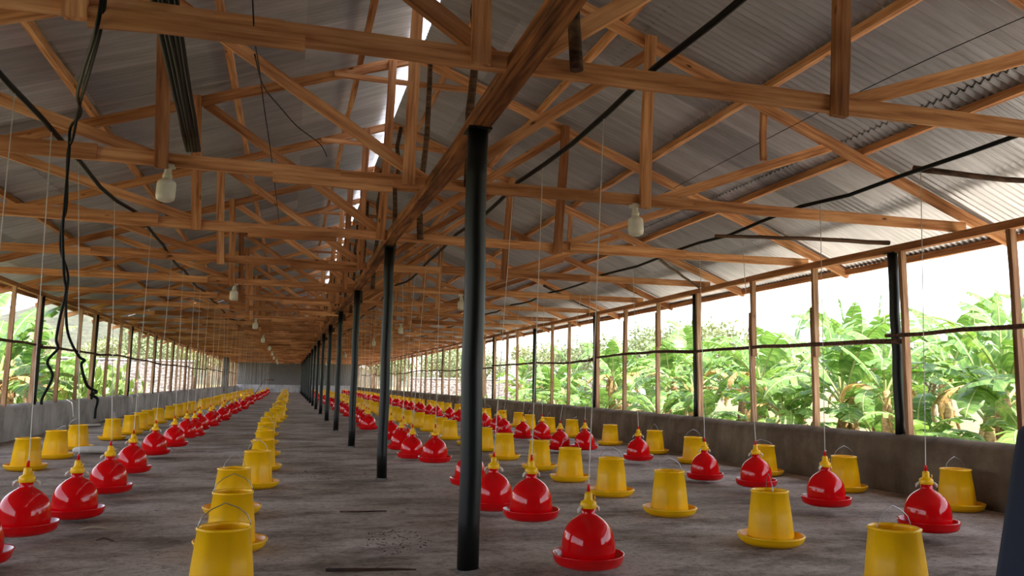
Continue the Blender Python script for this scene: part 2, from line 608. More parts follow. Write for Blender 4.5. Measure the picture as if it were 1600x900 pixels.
# scrub hill on the left horizon
m = MB()
nu, nv = 60, 22
vs_, fs = [], []
for i in range(nu + 1):
    a = i / nu
    for j in range(nv + 1):
        b = j / nv
        x = -190 + 260 * a
        y = 190 + 110 * b
        hgt = 21 * math.exp(-((x + 64) / 30) ** 2) + 11 * math.exp(-((x + 18) / 34) ** 2) + 12 * math.exp(-((x + 130) / 40) ** 2) + 4
        z = hgt * math.sin(min(1, b * 1.1) * PI / 2) + noise.noise(Vector((x * 0.08, y * 0.08, 0))) * 2.2 * b + noise.noise(Vector((x * 0.3, y * 0.3, 3))) * 1.0 * b
        vs_.append((x, y, z - 0.7))
for i in range(nu):
    for j in range(nv):
        q = i * (nv + 1) + j
        fs.append((q, q + nv + 1, q + nv + 2, q + 1))
m.add(vs_, fs, True)
tag(m.build('hill', HILL), 'dry scrub covered hill on the horizon beyond the left openings', 'hill', kind='structure')

# ------------------------------------------------------------------ posts, studs, rails, plates
def round_post(name, x, y, z0, z1, r, label, group, mat=BLACK, foot=True):
    t = empty(name, (x, y, z0))
    m = MB()
    n = 9
    pts = [(0.004 * math.sin(k * 1.7 + y), 0.004 * math.cos(k * 2.1 + y), (z1 - z0) * k / n) for k in range(n + 1)]
    m.tube(pts, r, 20)
    m.build('pole', mat, t)
    if foot:
        m = MB()
        m.lathe([(r * 1.28, 0.0), (r * 1.22, 0.008), (r * 1.1, 0.016), (r * 1.0, 0.024)], 20)
        m.build('cement_collar', CONC, t)
    m = MB()
    m.box((-r * 1.15, -r * 1.3, z1 - z0 - 0.012), (r * 1.15, r * 1.3, z1 - z0))
    m.build('cap_plate', mat, t)
    return tag(t, label, 'post', group)

CPOST = [4.388 + S_POST * k for k in range(16)]
for k, y in enumerate(CPOST):
    lab = ('nearest black round post standing on the floor under the centre beam' if k == 0 else
           '%s black round post from the camera in the line down the hall middle' % ORD[k])
    round_post('centre_post', XC, y, 0.0, 2.565, 0.062 if k == 0 else 0.055, lab, 'black posts down the middle of the hall')

RP = [6.83 + S_POST * k for k in range(16)]
LP = [7.503 + S_POST * k for k in range(16)]
for k, y in enumerate(RP):
    round_post('wall_post'.replace('wall', 'side'), XR + 0.07, y, SILL - 0.03, 2.53, 0.052,
               '%s black round post on the right dwarf wall' % ORD[k], 'black posts on the right dwarf wall', foot=False)
for k, y in enumerate(LP):
    if k < 2:
        continue
    round_post('side_post', XL - 0.07, y, SILL - 0.03, 2.53, 0.052,
               '%s black round post on the left dwarf wall' % ORD[k - 2], 'black posts on the left dwarf wall', foot=False)

def stud(x, y, side, label, splice=None):
    t = empty('timber_stud', (x, y, SILL - 0.02))
    r = random.Random(int(y * 91) + side)
    a = Vector((x, y, SILL - 0.02)); b = Vector((x, y + r.uniform(-0.05, 0.05), 2.54))
    if splice:
        midz = splice
        beam('upright', a, a + (b - a) * ((midz + 0.3 - SILL) / 1.95), 0.07, 0.045, t, a, STUDW)
        beam('upper_upright', a + (b - a) * ((midz - 0.3 - SILL) / 1.95) + Vector((-side * 0.0, -0.045, 0)), b + Vector((0, -0.045, 0)), 0.07, 0.045, t, a, STUDW)
    else:
        beam('upright', a, b, 0.07, 0.045, t, a, STUDW)
    return tag(t, label, 'stud', 'timber studs along the %s openings' % ('right' if side > 0 else 'left'))

# right wall: one stud close to each post and two in the bay
rs, ys_ = random.Random(3), []
RST = [5.39, 6.70, 8.19, 9.53, 10.98, 12.45, 13.86, 15.20, 16.98, 18.17, 19.52, 21.2, 22.3]
y = RP[4]
while y < Y1 - 1:
    RST += [y - 0.13, y + 1.35 + rs.uniform(-0.1, 0.1), y + 2.8 + rs.uniform(-0.1, 0.1)]
    y += S_POST
RST = sorted(v for v in RST if all(abs(v - p) > 0.09 for p in RP))
splices = {8.19: 1.75, 9.53: 1.8, 13.86: 2.0, 15.20: 1.95, 12.45: 2.05}
for k, y in enumerate(RST):
    lab = ('%s weathered timber stud on the right dwarf wall, counted from the near end' % ORD[k] if k < 16 else
           'weathered timber stud in the far run of the right dwarf wall')
    o = stud(XR + 0.07, y, 1, lab, splices.get(y))
LST = []
for p in LP:
    LST += [p - 0.16, p + 1.32 + rs.uniform(-0.1, 0.1), p + 2.74 + rs.uniform(-0.1, 0.1)]
LST = [v for v in LST if 14 < v < Y1 - 0.5 and not 57.1 < v < 58.4]
LST[1:1] = []
for k, y in enumerate(LST):
    lab = ('%s weathered timber stud on the left dwarf wall, counted from the near end' % ORD[k] if k < 16 else
           'weathered timber stud in the far run of the left dwarf wall')
    stud(XL - 0.07, y, -1, lab)

# crooked bark rails half way up the openings, one per bay
def rail(x, ya, yb, side, k):
    r = random.Random(k * 13 + side)
    pts = []
    n = 9
    z0, z1 = 1.60 + r.uniform(-0.04, 0.04), 1.60 + r.uniform(-0.04, 0.04)
    amp = r.uniform(-0.05, 0.05)
    for i in range(n + 1):
        a = i / n
        pts.append((x + r.uniform(-0.006, 0.006), ya + (yb - ya) * a, z0 + (z1 - z0) * a + amp * math.sin(PI * a) + r.uniform(-0.008, 0.008)))
    o = stick('window_rail'.replace('window', 'cross'), pts, [0.029 - 0.008 * i / n for i in range(n + 1)], BARK)
    lab = '%s crooked bark rail nailed across the %s opening' % (ORD[k], 'right' if side > 0 else 'left')
    return tag(o, lab, 'rail', 'bark rails across the %s openings' % ('right' if side > 0 else 'left'))
edges = [2.6] + RP
for k in range(len(edges) - 1):
    rail(XR + 0.03, edges[k] - 0.1, edges[k + 1] + 0.1, 1, k)
for k in range(1, len(LP) - 1):
    rail(XL - 0.03, LP[k] - 0.1, LP[k + 1] + 0.1, -1, k - 1)

# eave plates, eave battens, centre beam
def long_beam(name, x, z, w_, h_, label, cat, mat=WOOD, ya=Y0, yb=Y1, seed=1, wave=0.012):
    m = MB()
    n = 120
    vs_, fs = [], []
    for i in range(n + 1):
        y = ya + (yb - ya) * i / n
        dx = wave * noise.noise(Vector((y * 0.31, seed, 0)))
        dz = wave * noise.noise(Vector((y * 0.27, seed, 5)))
        q = random.Random(seed * 1000 + i)
        jj = lambda: q.uniform(-0.006, 0.006)
        for (a, b) in ((-1, -1), (1, -1), (1, 1), (-1, 1)):
            vs_.append((y, -(a * w_ / 2 + dx + jj()), b * h_ / 2 + dz + jj()))
    for i in range(n):
        for k in range(4):
            k2 = (k + 1) % 4
            a, b = i * 4, i * 4 + 4
            fs.append((a + k, a + k2, b + k2, b + k))
    fs += [(3, 2, 1, 0), (n * 4, n * 4 + 1, n * 4 + 2, n * 4 + 3)]
    m.add(vs_, fs)
    o = m.build(name, mat, None, (x, 0, z), (0, 0, PI / 2))
    return tag(o, label, cat)
long_beam('centre_beam', XC, 2.618, 0.11, 0.10, 'rough hewn beam running on the centre posts along the hall', 'beam', BEAMW, 2.0, Y1, 2, 0.03)
long_beam('eave_beam', XR + 0.07, 2.57, 0.08, 0.08, 'timber plate running on top of the right posts and studs', 'beam', WOOD, Y0, Y1, 3, 0.03)
long_beam('eave_beam', XL - 0.07, 2.57, 0.08, 0.08, 'timber plate running on top of the left posts and studs', 'beam', WOOD, Y0, Y1, 4, 0.03)
PUR = [(6.97, 'lowest purlin along the edge of the right eave'), (5.22, 'second purlin up from the right eave, above the black water pipe'),
       (4.06, 'third purlin up from the right eave'), (2.72, 'fourth purlin up from the right eave'), (1.62, 'topmost purlin on the right slope beside the ridge'),
       (0.60, 'topmost purlin on the left slope beside the daylight slot'), (-0.70, 'second purlin down from the ridge on the left slope'),
       (-2.02, 'third purlin down from the ridge on the left slope'), (-3.4, 'fourth purlin down from the ridge on the left slope'), (-5.02, 'lowest purlin along the edge of the left eave')]
for k, (x, lab) in enumerate(PUR):
    long_beam('purlin', x, zraf(x) + (0.02 if x > 6.9 else 0.085), 0.055, 0.07, lab, 'purlin', WOOD, Y0, Y1, 10 + k, 0.02)['group'] = 'purlins under the roof sheets'

# ------------------------------------------------------------------ roof trusses
def make_truss(seed):
    r = random.Random(seed)
    og = Vector((XRIDGE, 0, TIE))
    t = empty('roof_truss', og)
    V = lambda x, z, y=0.0: Vector((x, y, z))
    j = lambda k=0.05: r.uniform(-k, k)
    w_, h_ = 0.05, 0.098
    # tie beam in two lapped lengths and a splice board
    sx = r.uniform(-0.6, 0.9)
    sag = r.uniform(-0.03, 0.0)
    beam('tie_beam', V(XL - 0.22, TIE), V(sx + 0.25, TIE + sag), w_, h_, t, og, seed=seed + 1)
    beam('tie_beam', V(sx - 0.05, TIE + sag, -0.01), V(XR + 0.2, TIE + 0.005), w_, h_ * 0.96, t, og, seed=seed + 2)
    beam('splice_board', V(sx - 0.55, TIE + sag - 0.055, -0.05), V(sx + 0.35, TIE + sag - 0.05, -0.05), 0.03, 0.09, t, og, seed=seed + 3)
    for (xa, xb) in ((2.6 + j(0.6), 4.6 + j(0.3)), (-2.9 + j(0.4), -1.5 + j(0.3))):
        if r.random() < 0.6:
            beam('splice_board', V(xa, TIE + 0.01, -0.048), V(xb, TIE - 0.005, -0.048), 0.028, 0.1, t, og, seed=seed + 4)
    # rafters
    beam('rafter', V(-5.15, zraf(-5.15)), V(XRIDGE + 0.02, ZR), w_, h_, t, og, seed=seed + 5)
    beam('rafter', V(7.0, zraf(7.0), 0.02), V(XRIDGE - 0.02, ZR, 0.02), w_, h_, t, og, seed=seed + 6)
    # verticals
    a, b, c = -0.95 + j(), 2.92 + j(), 0.86 + j(0.04)
    beam('strut', V(a, TIE - 0.09, -0.055), V(a - 0.08 + j(0.03), zraf(a) + 0.03, -0.055), 0.045, 0.095, t, og, seed=seed + 7)
    beam('strut', V(b, TIE - 0.09, -0.055), V(b + 0.1 + j(0.03), zraf(b) + 0.0, -0.055), 0.045, 0.095, t, og, seed=seed + 8)
    beam('king_post', V(c, TIE - 0.06, -0.055), V(c + 0.05 + j(0.03), zraf(c) + 0.03, -0.055), 0.045, 0.09, t, og, seed=seed + 9)
    p = []
    for i in range(8):
        q = i / 7
        p.append((XRIDGE + 0.02 - og.x + 0.06 * q + j(0.025), -0.09, TIE - 0.04 - og.z + (ZR - TIE - 0.02) * q))
    stick('bark_king_post', p, [0.036 - 0.008 * i / 7 for i in range(8)], BARK, t)
    # diagonals
    beam('inner_brace', V(1.0 + j(), TIE + 0.0, 0.05), V(-1.0 + j(), zraf(-1.0) - 0.02, 0.05), 0.045, 0.09, t, og, seed=seed + 10)
    beam('inner_brace', V(1.08 + j(), TIE + 0.02, 0.055), V(3.0 + j(), zraf(3.0) - 0.06, 0.055), 0.045, 0.09, t, og, seed=seed + 11)
    beam('outer_brace', V(-0.92 + j(), TIE, 0.05), V(-2.9 + j(0.1), zraf(-2.9) - 0.02, 0.05), 0.045, 0.085, t, og, seed=seed + 12)
    beam('outer_brace', V(2.95 + j(), TIE, 0.05), V(4.85 + j(0.1), zraf(4.85) - 0.03, 0.05), 0.045, 0.085, t, og, seed=seed + 13)
    # short hanger, ridge collar
    if seed % 2 == 0:
        x = 4.12 + j(0.1)
        beam('hanger', V(x, zraf(x) + 0.02, 0.10), V(x - 0.02, TIE + 0.50, 0.10), 0.035, 0.06, t, og, seed=seed + 14)
    beam('collar', V(0.35 + j(0.1), zraf(0.35) - 0.02, -0.05), V(1.95 + j(0.1), zraf(1.9) - 0.10, -0.05), 0.03, 0.06, t, og, seed=seed + 15)
    beam('cleat', V(-1.75 + j(0.3), zraf(-1.75) + 0.06, 0.045), V(-1.25 + j(0.2), zraf(-1.25) + 0.03, 0.045), 0.04, 0.08, t, og, seed=seed + 16)
    return t
protos = [make_truss(s) for s in (21, 42, 63, 84, 105)]
for k, y in enumerate(TRUSS_Y):
    o = protos[k] if k < 5 else copy_tree(protos[(k * 3 + 1) % 5])
    o.location = (XRIDGE, y, TIE)
    lab = ('nearest sawn timber roof truss, its tie beam crossing the top of the view' if k == 0 else
           '%s sawn timber roof truss from the camera' % ORD[k] if k < 20 else 'sawn timber roof truss in the dense far part of the roof')
    tag(o, lab, 'truss', 'sawn timber roof trusses')

# ------------------------------------------------------------------ water pipes on the tie beams, pipe bundle, stray poles, cables
def pipe_path(xbase, seed, ya=2.2, yb=70):
    pts, r = [], random.Random(seed)
    for k in range(-1, len(TRUSS_Y)):
        y = TRUSS_Y[0] + 2.43 * k
        if y > yb: break
        xo = xbase + r.uniform(-0.05, 0.05)
        pts.append((xo, y, TIE + 0.065))
        for q in (0.25, 0.5, 0.75):
            pts.append((xo, y + 2.43 * q, TIE + 0.065 - 0.05 * math.sin(PI * q) * r.uniform(0.3, 1.0)))
    return pts
PIPES = {'R1': pipe_path(-1.6, 1), 'R2': pipe_path(1.75, 2), 'R3': pipe_path(4.5, 3)}
for key, lab in (('R1', 'black water pipe lying on the tie beams above the left red drinkers'),
                 ('R2', 'black water pipe lying on the tie beams just right of the centre posts'),
                 ('R3', 'black water pipe lying on the tie beams nearest the right openings')):
    o = stick('water_pipe', PIPES[key], 0.018, PIPE)
    tag(o, lab, 'pipe', 'black water pipes on the tie beams')
def pipe_at(key, y):
    P = PIPES[key]
    for a, b in zip(P, P[1:]):
        if a[1] <= y <= b[1]:
            q = (y - a[1]) / (b[1] - a[1])
            return Vector(a).lerp(Vector(b), q)
    return Vector(P[-1])

def unproj_z(px, py, z):
    d = CAM_RIGHT * ((px - 800) / 1207.65) - CAM_UP * ((py - 450) / 1207.65) + CAM_FWD
    return Vector((0, 0, 1.05)) + d * ((z - 1.05) / d.z)
BUN = [(-0.80, 2.735, 0.016, 'leftmost black pipe of the bundle stored on the near tie beams'),
       (-0.745, 2.732, 0.013, 'black pipe second from left in the bundle on the near tie beams'),
       (-0.69, 2.735, 0.018, 'thick middle black pipe of the bundle on the near tie beams'),
       (-0.635, 2.735, 0.017, 'black pipe right of the middle in the bundle on the near tie beams'),
       (-0.585, 2.730, 0.013, 'rightmost black pipe of the bundle stored on the near tie beams')]
for k, (x, z, r, lab) in enumerate(BUN):
    q = random.Random(k)
    e0, e1 = unproj_z(238 + 9 * k, -12, z), unproj_z(291 + 4.6 * k, 226, z)
    d_ = e1 - e0
    pts = [e0 + d_ * (-0.35 + 1.42 * i / 8) + Vector((q.uniform(-0.004, 0.004), 0, 0.004 * math.sin(i))) for i in range(9)]
    tag(stick('stored_pipe', pts, r, PIPE, n=10), lab, 'pipe', 'black pipes stored on the tie beams')

def pole(name, a, b, r, label, cat, bow=0.05, mat=BARK):
    a, b = Vector(a), Vector(b)
    pts = [a.lerp(b, i / 8) + Vector((0, 0, -bow * math.sin(PI * i / 8))) + Vector((random.uniform(-1, 1), random.uniform(-1, 1), random.uniform(-1, 1))) * 0.008 for i in range(9)]
    return tag(stick(name, pts, [r * (1 - 0.35 * i / 8) for i in range(9)], mat), label, cat, 'bark poles tied under the roof')
pole('bark_pole', (XR + 0.05, 6.86, 2.65), (4.15, 6.95, 2.60), 0.026, 'bark pole reaching inward from the top of the nearest right side post', 'pole', 0.0)
pole('bark_pole', (4.55, 4.72, 2.745), (6.3, 4.15, 2.62), 0.026, 'bark pole under the right roof near the picture edge', 'pole', 0.03)
pole('bark_pole', (4.4, 9.0, 2.80), (6.2, 10.9, 2.62), 0.024, 'bark pole slanting down to the second right side post', 'pole', 0.02)
pole('bark_pole', (4.3, 13.0, 2.80), (6.2, 15.2, 2.62), 0.024, 'bark pole slanting down to the third right side post', 'pole', 0.02)

def smooth(pts, n=6):
    P = [Vector(p) for p in pts]
    out = []
    for i in range(len(P) - 1):
        p0, p1, p2, p3 = P[max(i - 1, 0)], P[i], P[i + 1], P[min(i + 2, len(P) - 1)]
        for k in range(n):
            t = k / n
            out.append(0.5 * ((2 * p1) + (p2 - p0) * t + (2 * p0 - 5 * p1 + 4 * p2 - p3) * t * t + (3 * p1 - p0 - 3 * p2 + p3) * t ** 3))
    out.append(P[-1])
    return out
def unproj(px, py, y):
    d = CAM_RIGHT * ((px - 800) / 1207.65) - CAM_UP * ((py - 450) / 1207.65) + CAM_FWD
    return Vector((0, 0, 1.05)) + d * (y / d.y)
def cable(name, spec, r, label, cat='cable', group='loose black cables'):
    pts = smooth([unproj(*s) for s in spec])
    return tag(stick(name, pts, r, RUBBER, n=6), label, cat, group)
cable('hanging_cable', [(164, -40, 3.5), (152, 40, 3.52), (130, 110, 4.2), (121, 150, 5.0), (126, 178, 5.5), (110, 200, 5.8), (108, 240, 5.85), (101, 320, 5.9), (98, 365, 5.9),
                        (100, 430, 5.9), (103, 455, 5.9), (93, 500, 5.9), (88, 530, 5.9), (90, 545, 5.9), (74, 565, 5.9), (82, 588, 5.9), (66, 622, 5.9), (65, 632, 5.9)], 0.010,
      'thick black cable dangling from the nearest truss, its end before the first left side post')
cable('hanging_cable', [(168, -40, 3.55), (158, 40, 3.57), (140, 110, 4.25), (124, 165, 5.3), (114, 215, 5.75), (106, 240, 5.9), (104, 320, 5.95), (97, 350, 6.0), (95, 390, 6.0),
                        (106, 430, 6.0), (103, 470, 6.0), (106, 520, 6.0), (122, 555, 6.0), (132, 563, 6.05), (127, 571, 6.0), (136, 602, 6.0), (151, 612, 6.05), (142, 617, 6.0), (152, 623, 6.0), (149, 640, 6.0), (148, 654, 6.0)], 0.010,
      'thick black cable dangling from the nearest truss in kinks down to the left dwarf wall')
cable('thin_wire', [(394, -20, 3.55), (398, 62, 3.56), (404, 100, 4.2), (413, 170, 5.0), (424, 245, 5.95), (436, 345, 8.4)], 0.0035, 'thin dark wire dangling straight between the first three trusses', 'wire', 'thin wires under the roof')
cable('thin_wire', [(398, 85, 3.6), (412, 135, 4.2), (440, 170, 5.0), (465, 198, 5.6), (500, 225, 6.2), (511, 245, 6.4)], 0.004, 'thin dark wire curving from the nearest tie beam toward the ridge', 'wire', 'thin wires under the roof')
cable('thin_wire', [(1650, 5, 3.5), (1350, 140, 4.75), (1060, 290, 8.3), (970, 340, 10.8), (900, 378, 13.2)], 0.0035, 'thin dark wire stretched along the hall under the right slope', 'wire', 'thin wires under the roof')

# ------------------------------------------------------------------ light bulbs under the tie beams
def make_lamp():
    t = empty('ceiling_lamp')
    m = MB()
    m.lathe([(0.0, 0.0), (0.052, 0.0), (0.052, -0.02), (0.03, -0.03), (0.0, -0.03)], 20)
    m.build('ceiling_rose', WHITEP, t)
    m = MB()
    m.lathe([(0.024, -0.028), (0.026, -0.06), (0.034, -0.08), (0.034, -0.098), (0.0, -0.098)], 18)
    m.build('socket', WHITEP, t)
    m = MB()
    m.lathe([(0.022, -0.095), (0.036, -0.112), (0.060, -0.128), (0.066, -0.145), (0.067, -0.235), (0.060, -0.262), (0.040, -0.274), (0.0, -0.276)], 24)
    m.build('bulb', BULB, t)
    return t
lamp0 = make_lamp()
nl = 0
for side, x in (('left', -0.9), ('right', 2.84)):
    for k in range(9):
        ti = 1 + 3 * k
        if ti >= len(TRUSS_Y): break
        o = lamp0 if nl == 0 else copy_tree(lamp0)
        nl += 1
        o.location = (x + random.uniform(-0.04, 0.04), TRUSS_Y[ti], TIE - 0.05)
        o.rotation_euler = (random.uniform(-0.06, 0.06), random.uniform(-0.06, 0.06), random.uniform(0, 6))
        tag(o, '%s white unlit bulb in the row %s of the centre posts' % (ORD[k], side), 'light bulb', 'bulbs under the tie beams')

# ------------------------------------------------------------------ yellow feeders
BODY = [(0.136, 0.046), (0.150, 0.048), (0.151, 0.060), (0.138, 0.20), (0.121, 0.345), (0.126, 0.347), (0.127, 0.358), (0.121, 0.362), (0.114, 0.358), (0.115, 0.345), (0.132, 0.20), (0.140, 0.10)]
CONE = [(0.140, 0.10), (0.09, 0.17), (0.035, 0.26), (0.012, 0.30), (0.0, 0.302)]
PAN = [(0.0, 0.004), (0.150, 0.0), (0.172, 0.004), (0.200, 0.022), (0.214, 0.040), (0.216, 0.050), (0.222, 0.056), (0.224, 0.066), (0.217, 0.071), (0.209, 0.066), (0.205, 0.050), (0.185, 0.030), (0.150, 0.022), (0.0, 0.022)]
def faceted(prof, n_f, sub):
    """profile swept round a polygon with n_f flat facets (sub verts per facet, softened corners)"""
    vs_, fs = [], []
    N = n_f * sub
    for r, z in prof:
        for k in range(N):
            a = 2 * PI * k / N
            loc = (a % (2 * PI / n_f)) - PI / n_f
            pol = math.cos(PI / n_f) / math.cos(loc)
            vs_.append((r * (0.45 + 0.55 * pol * 1.03) * math.cos(a), r * (0.45 + 0.55 * pol * 1.03) * math.sin(a), z))
    for i in range(len(prof) - 1):
        for k in range(N):
            k2 = (k + 1) % N
            fs.append((i * N + k, i * N + k2, (i + 1) * N + k2, (i + 1) * N + k))
    return vs_, fs
def feeder_body(m, mi=0):
    v, f = faceted(BODY, 8, 5)
    m.add(v, f, True, mi)
    m.lathe(CONE, 24, mi)
HANDLE = [(-0.120, 0, 0.350), (-0.118, 0, 0.372), (-0.102, 0, 0.408), (-0.062, 0, 0.440), (-0.014, 0, 0.460), (0, 0, 0.466), (0.014, 0, 0.460), (0.062, 0, 0.440), (0.102, 0, 0.408), (0.118, 0, 0.372), (0.120, 0, 0.350)]
def handle_pts(fall):
    out = []
    for x, y, z in HANDLE:
        dz = z - 0.35
        out.append((x, dz * math.sin(fall), 0.35 + dz * math.cos(fall)))
    return out
def make_feeder(fall):
    t = empty('poultry_feeder')
    m = MB(); feeder_body(m); m.build('hopper', YELLOW, t)
    m = MB(); m.lathe(PAN, 48); m.build('pan', YELLOW, t)
    m = MB(); m.tube(handle_pts(fall), 0.0026, 6); m.build('wire_handle', WIRE, t)
    return t
FE = [make_feeder(f) for f in (0.05, 0.9, 1.35)]
FE_used = [False] * 3
m = MB(); feeder_body(m, 0); m.lathe(PAN, 24, 0); m.tube(handle_pts(0.4), 0.003, 4, mi=1)
FE_FAR = m.mesh('poultry_feeder', [YELLOW, WIRE])

def fill(near, x, step, ymax, seed, jx=0.07, jy=0.1):
    r = random.Random(seed)
    out = list(near)
    y = near[-1][1] + step
    while y < ymax:
        out.append((x + r.uniform(-jx, jx), y + r.uniform(-jy, jy)))
        y += step
    return out
YR = {
    'Y1': (fill([(-2.98, 8.62), (-2.82, 10.12), (-2.88, 11.5), (-2.94, 12.85), (-2.86, 14.8), (-2.82, 16.2), (-2.88, 17.5), (-2.95, 18.8), (-2.95, 20.2), (-2.9, 21.9), (-2.93, 23.5), (-2.9, 25.1), (-2.9, 26.6), (-2.9, 29.6), (-2.9, 31.0)], -2.9, 1.42, 69, 11),
           'in the row along the left dwarf wall', 'yellow feeders along the left dwarf wall'),
    'Y2': (fill([(-0.26, 4.02), (-0.30, 5.25), (-0.38, 6.62), (-0.26, 8.2), (-0.25, 9.75), (-0.28, 11.5), (-0.33, 13.6), (-0.35, 15.6), (-0.36, 18.2), (-0.30, 20.4)], -0.22, 1.55, 69, 12, 0.1),
           'in the single row left of the centre posts', 'yellow feeders left of the centre posts'),
    'Y3': (fill([(3.0, 3.36), (3.2, 4.72), (3.08, 5.95), (3.04, 7.07), (3.04, 8.22), (3.05, 9.35), (2.97, 10.68), (3.02, 12.06), (3.04, 13.2), (2.96, 14.5), (3.0, 15.6), (3.02, 17.0), (3.0, 18.3), (2.92, 19.7)], 2.95, 1.33, 69, 13),
           'in the row right of the centre posts', 'yellow feeders right of the centre posts'),
    'Y4': (fill([(5.78, 5.70), (5.61, 6.95), (5.62, 8.38), (5.46, 9.83), (5.6, 11.3), (5.57, 13.0), (5.55, 14.9), (5.4, 15.9), (5.4, 17.3), (5.55, 18.7), (5.5, 20.1)], 5.5, 1.42, 69, 14),
           'in the row along the right dwarf wall', 'yellow feeders along the right dwarf wall'),
}
for key, (pts, where, grp) in YR.items():
    for k, (x, y) in enumerate(pts):
        rz = random.uniform(0, 2 * PI)
        if key == 'Y2' and k < 3: rz = (0.25, 0.35, 0.9)[k]
        if key == 'Y3' and k < 5: rz = (0.15, 1.15, 0.1, 0.1, 0.2)[k]
        if y < 30:
            v = (k * 5 + len(where)) % 7
            v = 0 if v < 4 else 1 if v < 6 else 2
            if key in ('Y2', 'Y3') and k < 3: v = 0
            o = FE[v] if not FE_used[v] else copy_tree(FE[v])
            FE_used[v] = True
            o.location = (x, y, 0)
        else:
            o = link(FE_FAR, 'poultry_feeder', None, (x, y, 0))
        o.rotation_euler = (0, 0, rz)
        lab = ('%s yellow poultry feeder %s' % (ORD[k], where) if k < 20 else
               'small distant yellow poultry feeder further down %s' % where.replace('in the', 'the'))
        tag(o, lab, 'feeder', grp)

# ------------------------------------------------------------------ red bell drinkers
BELL = [(0.152, 0.050), (0.154, 0.085), (0.153, 0.118), (0.150, 0.148), (0.145, 0.172), (0.137, 0.196), (0.126, 0.218), (0.111, 0.238), (0.092, 0.256), (0.070, 0.272), (0.050, 0.284), (0.041, 0.290), (0.039, 0.297), (0.039, 0.328), (0.0, 0.328)]
TROUGH = [(0.0, 0.002), (0.110, 0.0), (0.150, 0.004), (0.185, 0.018), (0.198, 0.036), (0.203, 0.066), (0.207, 0.072), (0.203, 0.077), (0.196, 0.074), (0.193, 0.045), (0.175, 0.026), (0.150, 0.018), (0.0, 0.018)]
CAP = [(0.045, 0.322), (0.047, 0.326), (0.047, 0.350), (0.043, 0.358), (0.030, 0.366), (0.024, 0.372), (0.023, 0.400), (0.020, 0.410), (0.012, 0.414), (0.0, 0.414)]
TIP = [(0.008, 0.412), (0.010, 0.420), (0.008, 0.440), (0.010, 0.450), (0.006, 0.456), (0.0, 0.456)]
def clip_geo(m, s, mi=0):
    m.tube([(s * 0.036, 0, 0.335), (s * 0.055, 0, 0.330), (s * 0.068, 0, 0.318), (s * 0.074, 0, 0.300)], [0.005, 0.009, 0.010, 0.005], 8, mi=mi)
def lever_geo(m, mi=0):
    m.tube([(0.020, -0.012, 0.365), (0.034, -0.014, 0.372), (0.034, -0.014, 0.392)], 0.005, 6, mi=mi)
def make_drinker():
    t = empty('bell_drinker')
    m = MB(); m.lathe(BELL, 48); m.build('bell', RED, t)
    m = MB(); m.lathe(TROUGH, 48); m.build('trough', RED, t)
    m = MB(); m.lathe(CAP, 24); c = m.build('cap', YELLOW, t)
    m = MB(); lever_geo(m); m.build('valve_lever', YELLOW, c)
    m = MB(); m.lathe(TIP, 12); m.build('inlet', RED, t)
    for s in (-1, 1):
        m = MB(); clip_geo(m, s); m.build('clip', WHITEP, t)
    return t
DR0 = make_drinker()
DR_used = False
def far_drinker(cord_top):
    m = MB()
    m.lathe(BELL, 24, 0); m.lathe(TROUGH, 24, 0); m.lathe(CAP, 12, 1); m.lathe(TIP, 6, 0)
    m.tube([(0, 0, 0.455), cord_top], 0.0034, 4, mi=2)
    return m.mesh('bell_drinker', [RED, YELLOW, CORD])
RR = {
    'R1': (fill([(-1.60, 4.92), (-1.58, 5.72), (-1.47, 6.5), (-1.51, 7.8), (-1.6, 9.38), (-1.68, 11.4), (-1.6, 12.6), (-1.63, 14.3), (-1.6, 15.15)], -1.6, 1.36, 69, 21, 0.09, 0.25),
           'in the row left of the middle aisle', 'red bell drinkers left of the middle aisle'),
    'R2': (fill([(1.69, 4.26), (1.72, 5.45), (1.63, 6.18), (1.77, 7.62), (1.74, 9.4), (1.66, 10.68), (1.66, 11.76), (1.85, 12.9), (1.75, 13.7)], 1.75, 1.36, 69, 22, 0.1, 0.25),
           'in the row just right of the centre posts', 'red bell drinkers right of the centre posts'),
    'R3': (fill([(4.42, 4.62), (4.45, 5.75), (4.58, 6.98), (4.50, 7.85), (4.6, 9.78), (4.42, 11.3), (4.14, 11.65), (4.5, 13.65), (4.33, 14.3), (4.2, 15.2), (4.45, 16.6)], 4.45, 1.38, 69, 23, 0.12, 0.25),
           'in the row nearer the right dwarf wall', 'red bell drinkers nearer the right dwarf wall'),
}
HANG = {('R1', 1): 0.06, ('R1', 2): 0.03, ('R2', 0): 0.03, ('R2', 1): 0.09, ('R2', 2): 0.05, ('R2', 4): 0.10, ('R2', 5): 0.03}
for key, (pts, where, grp) in RR.items():
    for k, (x, y) in enumerate(pts):
        z = HANG.get((key, k), random.uniform(0.03, 0.07))
        top = pipe_at(key, y) - Vector((0, 0, 0.012))
        rel = top - Vector((x, y, z))
        if y < 30:
            o = copy_tree(DR0) if DR_used else DR0
            DR_used = True
            o.location = (x, y, z)
            rz = random.uniform(-0.4, 0.4)
            o.rotation_euler = (0, 0, rz)
            rel = Matrix.Rotation(-rz, 3, 'Z') @ rel
            m = MB()
            m.tube([(0, 0, 0.452), (0.002, 0, 0.47), rel], 0.003, 5)
            if k % 4 == 1:
                m.tube([(0, 0, 0.453), (0.012, 0.004, 0.462), (0.03, 0.006, 0.458)], 0.0018, 4)
            m.build('cord', CORD, o)
        else:
            o = link(far_drinker(rel), 'bell_drinker', None, (x, y, z))
        lab = ('%s red bell drinker %s' % (ORD[k], where) if k < 20 else
               'small distant red bell drinker further down %s' % where.replace('in the', 'the'))
        tag(o, lab, 'drinker', grp)

